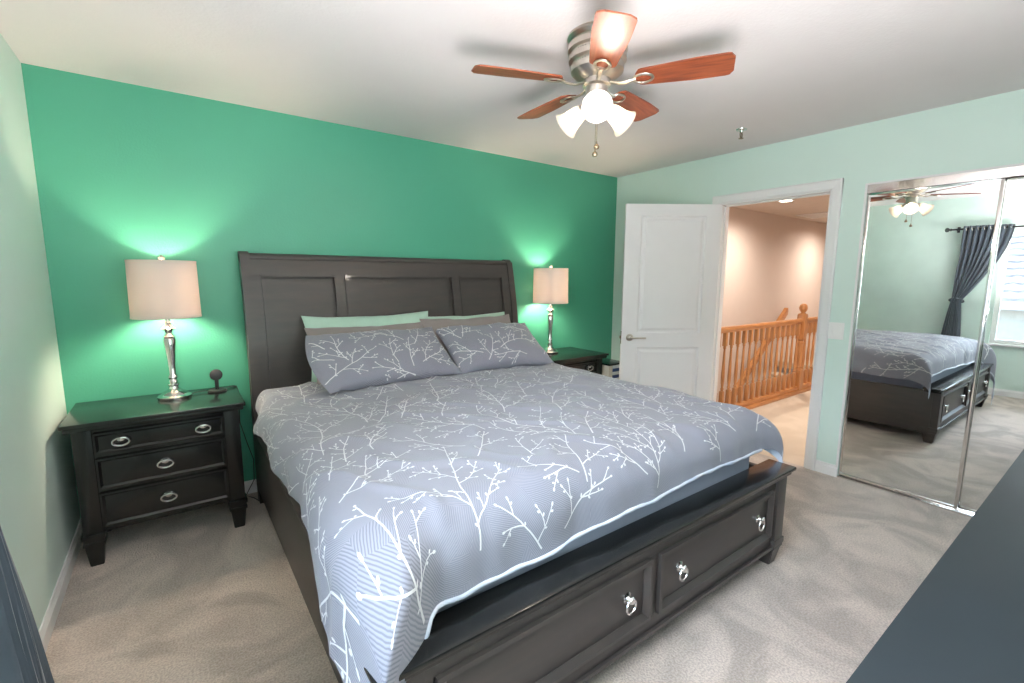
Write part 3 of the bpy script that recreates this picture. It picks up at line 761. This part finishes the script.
# box between right nightstand and door
pk = thing('storage_box_stack', 'stack of navy and white packets under a dark lid beside the right nightstand', 'storage box', (3.86, -.34, 0))
obj('rack', B(-.115, .115, -.14, .14, 0, .30, .006), black, pk)
obj('lid', B(-.118, .118, -.165, .15, .618, .634, .004), black, pk)
obj('cream_panel', B(-.112, -.062, -.158, .14, .30, .617, .004), cream, pk)
for k in range(10):
    obj('white_packet' if k % 2 else 'navy_packet', B(-.060, .112, -.160, .14, .302+k*.0315, .332+k*.0315, .006), whitep if k % 2 else tape, pk)

# ---------------------------------------------------------------- ceiling fan
FZ = 2.272; fx, fy = 2.075, -1.865
fan = thing('ceiling_fan', 'five blade cherry wood ceiling fan with brushed nickel motor and three frosted lights', 'ceiling fan', (fx, fy, 0))
bm = bmesh.new()
lathe(bm, [(.128, H-.0005), (.132, H-.012), (.124, H-.022), (.118, H-.026), (.120, H-.030), (.128, H-.040), (.128, H-.062), (.114, H-.068), (.113, H-.074), (.124, H-.082), (.124, H-.104), (.108, H-.110), (.106, H-.116), (.115, H-.124), (.113, H-.146), (.088, H-.168), (.060, H-.178), (.055, H-.185)], seg=48)
obj('motor_housing', bm, nickel, fan)
bm = bmesh.new(); lathe(bm, [(.060, FZ+.010), (.062, FZ-.012), (.048, FZ-.018), (.046, FZ-.075), (.052, FZ-.082), (.052, FZ-.098), (.038, FZ-.112), (.014, FZ-.118), (.010, FZ-.130), (0, FZ-.132)], seg=32); obj('switch_housing', bm, nickel, fan)
def blade():
    bm = bmesh.new(); n = 26; r0, r1 = .165, .545
    pts = []
    def hwid(t): return .052+.018*min(1, t*1.6)
    out = []
    for k in range(n+1):
        t = k/n; x = r0+(r1-r0)*t; w_ = hwid(t)
        c = .028
        if x > r1-c: w_ = w_-c+math.sqrt(max(0, c*c-(x-(r1-c))**2))
        if x < r0+c: w_ = w_-c+math.sqrt(max(0, c*c-((r0+c)-x)**2))
        out.append((x, w_))
    poly = [(x, w_) for x, w_ in out]+[(x, -w_) for x, w_ in reversed(out)]
    prism(bm, poly, lambda p, q, t: Vector((p, q, t)), -.003, .003)
    bmesh.ops.remove_doubles(bm, verts=bm.verts[:], dist=1e-5)
    return bm
def iron():
    bm = bmesh.new()
    tube(bm, [(.058, 0, -.004), (.10, 0, -.016), (.135, 0, -.014), (.165, 0, -.008)], .010, 8, flat=.55)
    tube(bm, [(.195+.040*math.cos(a*PI/12), .030*math.sin(a*PI/12), -.008) for a in range(24)], .0065, 8, True, flat=.7)
    for x, y in ((.235, 0), (.185, .028), (.185, -.028)): lathe(bm, [(.006, -.012), (.007, -.007)], (x, y, 0), seg=10)
    return bm
M0 = None
for k in range(5):
    a = rad(-129.5+72*k)
    if k == 0: bl = obj('blade', blade(), cherry, fan); ir = obj('blade_iron', iron(), nickel, fan); ir.parent = bl
    else:
        b2 = bl.copy(); COL.objects.link(b2); i2 = ir.copy(); COL.objects.link(i2); i2.parent = b2
    o = bl if k == 0 else b2
    o.location = (0, 0, FZ); o.rotation_euler = (rad(-11), 0, a)
def bell():
    prof = [(.022, 0), (.028, .006), (.036, .022), (.040, .045), (.044, .068), (.052, .088), (.063, .104), (.064, .106), (.061, .105), (.050, .089), (.042, .068), (.038, .045), (.034, .022), (.024, .006)]
    bm = bmesh.new(); lathe(bm, prof, seg=36, cap=False); return bm
for k, a in enumerate((-134, -14, 106)):
    a = rad(a); dxy = Vector((math.cos(a), math.sin(a), 0)); tilt = rad(60)
    ax = dxy*math.sin(tilt)+Vector((0, 0, -math.cos(tilt))); base = dxy*.052+Vector((0, 0, FZ-.090)); q = ax.to_track_quat('Z', 'Y').to_matrix().to_4x4()
    arm = bmesh.new(); tube(arm, [dxy*.035+Vector((0, 0, FZ-.085)), base+ax*.004], .010, 10)
    lathe(arm, [(.012, -.004), (.024, .004), (.026, .020), (.020, .022)], base, M=q, seg=20); A = obj('light_arm', arm, nickel, fan)
    s = bell(); bmesh.ops.transform(s, matrix=Matrix.Translation(base+ax*.014) @ q, verts=s.verts); obj('glass_shade', s, opal_m, A)
    s = bmesh.new(); lathe(s, [(.010, .02), (.013, .04), (.024, .062), (.027, .080), (.020, .098), (0, .106)], seg=20); bmesh.ops.transform(s, matrix=Matrix.Translation(base+ax*.006) @ q, verts=s.verts); obj('bulb', s, bulb_m, A)
for (x, y, zz) in ((-.012, -.012, 1.975), (.030, .02, 2.02)):
    bm = bmesh.new(); z = FZ-.11; tube(bm, [(x, y, z), (x, y, zz+.02)], .0012, 6)
    n = 18
    for k in range(n): lathe(bm, [(0, -.0022), (.0022, 0), (0, .0022)], (x, y, z-(z-zz-.02)*k/n), seg=6)
    P_ = obj('pull_chain', bm, brass, fan)
    bm = bmesh.new(); lathe(bm, [(.003, .020), (.004, .010), (.010, .004), (.013, -.004), (.010, -.012), (0, -.015)], (x, y, zz), seg=14); obj('pull_knob', bm, brass, P_)

# sprinkler
sp = thing('fire_sprinkler', 'small chrome fire sprinkler head on the ceiling near the doorway', 'sprinkler', (3.80, -1.585, H))
bm = bmesh.new(); lathe(bm, [(.036, -.0005), (.034, -.006), (.014, -.010), (.011, -.022), (0, -.022)], seg=20); obj('escutcheon', bm, chrome, sp)
bm = bmesh.new()
for s in (-1, 1): tube(bm, [(s*.009, 0, -.020), (s*.017, 0, -.034), (s*.012, 0, -.052), (0, 0, -.058)], .0032, 6)
tube(bm, [(0, 0, -.02), (0, 0, -.055)], .003, 6); obj('frame_arms', bm, brass, sp)
bm = bmesh.new(); lathe(bm, [(.017, -.060), (.017, -.063), (.004, -.066), (0, -.066)], seg=14); obj('deflector', bm, brass, sp)

# ---------------------------------------------------------------- dresser (foreground)
ds = thing('dresser', 'long black dresser at the bottom right corner of the view', 'dresser', (1.95, -3.479, 0))
bm = bmesh.new(); box(bm, -.90, .90, -.268, .275, .862, .885, .004); box(bm, -.888, .888, -.262, .264, .838, .864, .007); obj('top', bm, mat('slate_black_dresser_top', (.014, .021, .027), .5, nscale=12, spec=.35), ds)
bm = bmesh.new(); box(bm, -.86, .86, -.255, .235, .12, .838, .004); obj('body', bm, black, ds)
for i, x0 in enumerate((-.83, -.27, .29)):
    for z0, z1 in ((.61, .81), (.38, .59), (.15, .36)):
        bm = bmesh.new(); box(bm, x0, x0+.54, .233, .247, z0, z1, .003); framed(bm, x0, x0+.54, z0, z1, .247, .018, -.008)
        D = obj('drawer', bm, black, ds)
        bm = bmesh.new(); lathe(bm, [(.014, 0), (.008, .006), (.014, .022), (0, .026)], (x0+.27, .247, (z0+z1)/2), M=Matrix.Rotation(-PI/2, 4, 'X'), seg=16); obj('knob', bm, pewter, D)
for x in (-.82, .82):
    for y in (-.22, .20):
        bm = bmesh.new(); frustum(bm, (x, y), .05, .05, .078, .078, 0, .13, .003); obj('leg', bm, black, ds)

# ---------------------------------------------------------------- curtain, rod
RZ = 2.06; RX_ = .085
rod = thing('curtain_rod', 'dark metal curtain rod with ball finials above the window', 'curtain rod', (RX_, 0, RZ))
bm = bmesh.new(); tube(bm, [(0, -3.66, 0), (0, -1.80, 0)], .011, 12); obj('pole', bm, black_pl, rod)
for y, s in ((-1.80, 1), (-3.66, -1)):
    bm = bmesh.new(); lathe(bm, [(.011, -.01), (.020, .0), (.012, .008), (.024, .022), (.030, .036), (.022, .052), (0, .060)], (0, y, 0), M=Matrix.Rotation(-s*PI/2, 4, 'X'), seg=18); obj('finial', bm, black_pl, rod)
for y in (-1.86, -3.60):
    bm = bmesh.new(); tube(bm, [(-.083, y, .0), (-.02, y, -.012), (0, y, -.014)], .007, 8); box(bm, -.0845, -.078, y-.014, y+.014, -.035, .035, .002); obj('bracket', bm, black_pl, rod)
# curtain panel swept aside by a tieback
bm = bmesh.new(); nz_, ny_ = 90, 150; z1_, z0_ = RZ+.035, .02; tie = 1.17; R = []
for j in range(nz_+1):
    t = j/nz_; z = z1_+(z0_-z1_)*t; row = []
    if z > tie:
        k = (z1_-z)/(z1_-tie); left = -1.92+.02*k; ks = k**1.7; right = -2.36+(-1.985+2.36)*ks*1.0
        amp = .026*(1-k*.35)
        xc = RX_+.01*k
    else:
        k = (tie-z)/(tie-z0_); kk = k**.8; left = -1.90+.10*kk; right = -1.985-.10*kk
        amp = .018+.020*kk; xc = RX_+.01+.082*kk
    for i in range(ny_+1):
        u = i/ny_; y = left+(right-left)*u; ph = u*2*PI*8
        pleat = math.sin(ph)+.25*math.sin(ph*2.1+z*2)
        x = xc+amp*pleat+.010*noise.noise(Vector((y*8, z*2.2, 1)))*min(1, k*3)
        y2 = y+.006*math.sin(ph*1.0+1.2)+.014*noise.noise(Vector((u*5, z*2.5, 5)))*min(1, k*2)
        row.append(bm.verts.new((max(x, .018), y2, z)))
    R.append(row)
for a, b in zip(R, R[1:]):
    for i in range(ny_): bm.faces.new((a[i], a[i+1], b[i+1], b[i]))
ce = thing('curtain', 'slate blue grommet curtain tied back beside the window, in the lower left corner', 'curtain', (0, 0, 0))
co = obj('curtain_panel', bm, curt_m, ce); md = co.modifiers.new('thickness', 'SOLIDIFY'); md.thickness = .003
bm = bmesh.new(); tube(bm, [(.10+.075*math.cos(a*PI/16), -1.945+.062*math.sin(a*PI/16), tie+.03*math.cos(a*PI/16)) for a in range(32)], .016, 10, True, flat=.35); obj('tieback', bm, curt_m, ce)
for k in range(8):
    bm = bmesh.new(); y = -1.945-.054*k; tube(bm, [(RX_+.022*math.cos(a*PI/10), y+.003*math.sin(2*a*PI/10), RZ+.022*math.sin(a*PI/10)) for a in range(20)], .0035, 8, True); obj('grommet', bm, nickel, ce)

# ---------------------------------------------------------------- neighbour's house outside (seen through the window in the mirror)
nh = thing('neighbouring_house', 'pale stucco house with clay tile roof seen outside the window in the mirror', 'house', (-7, -3, -3))
obj('house_wall', B(-5, 0, -7, 7, 0, 4.05), stucco, nh)
bm = bmesh.new(); cr_ = .11; n = 110
prof = []
for k in range(n+1):
    y = -7.3+14.6*k/n; prof.append((y, .05*abs(math.sin(y*PI/.26))))
def ro(s, y, h): return Vector((.55-s*math.cos(rad(24)), y, 3.95+s*math.sin(rad(24))+h))
for r in range(11):
    s0, s1 = r*.42, r*.42+.44
    V0 = [bm.verts.new(ro(s0, y, h+.05)) for y, h in prof]; V1 = [bm.verts.new(ro(s1, y, h+.01)) for y, h in prof]; V2 = [bm.verts.new(ro(s0, y, h-.02)) for y, h in prof]
    for k in range(n): bm.faces.new((V0[k], V0[k+1], V1[k+1], V1[k])); bm.faces.new((V2[k], V2[k+1], V0[k+1], V0[k]))
obj('tile_roof', bm, roof_m, nh)
obj('fascia', B(.50, .56, -7.3, 7.3, 3.78, 3.97, .01), white, nh)
for y in (-2.2, 1.6):
    f_ = obj('window', B(-.04, .03, y-.7, y+.7, 1.7, 3.0, .01), whitep, nh)
    obj('pane', B(.031, .036, y-.62, y+.62, 1.78, 2.92), black_pl, f_)
gr = struct('ground', B(-40, -.2, -30, 30, -3.1, -3.0), stucco)
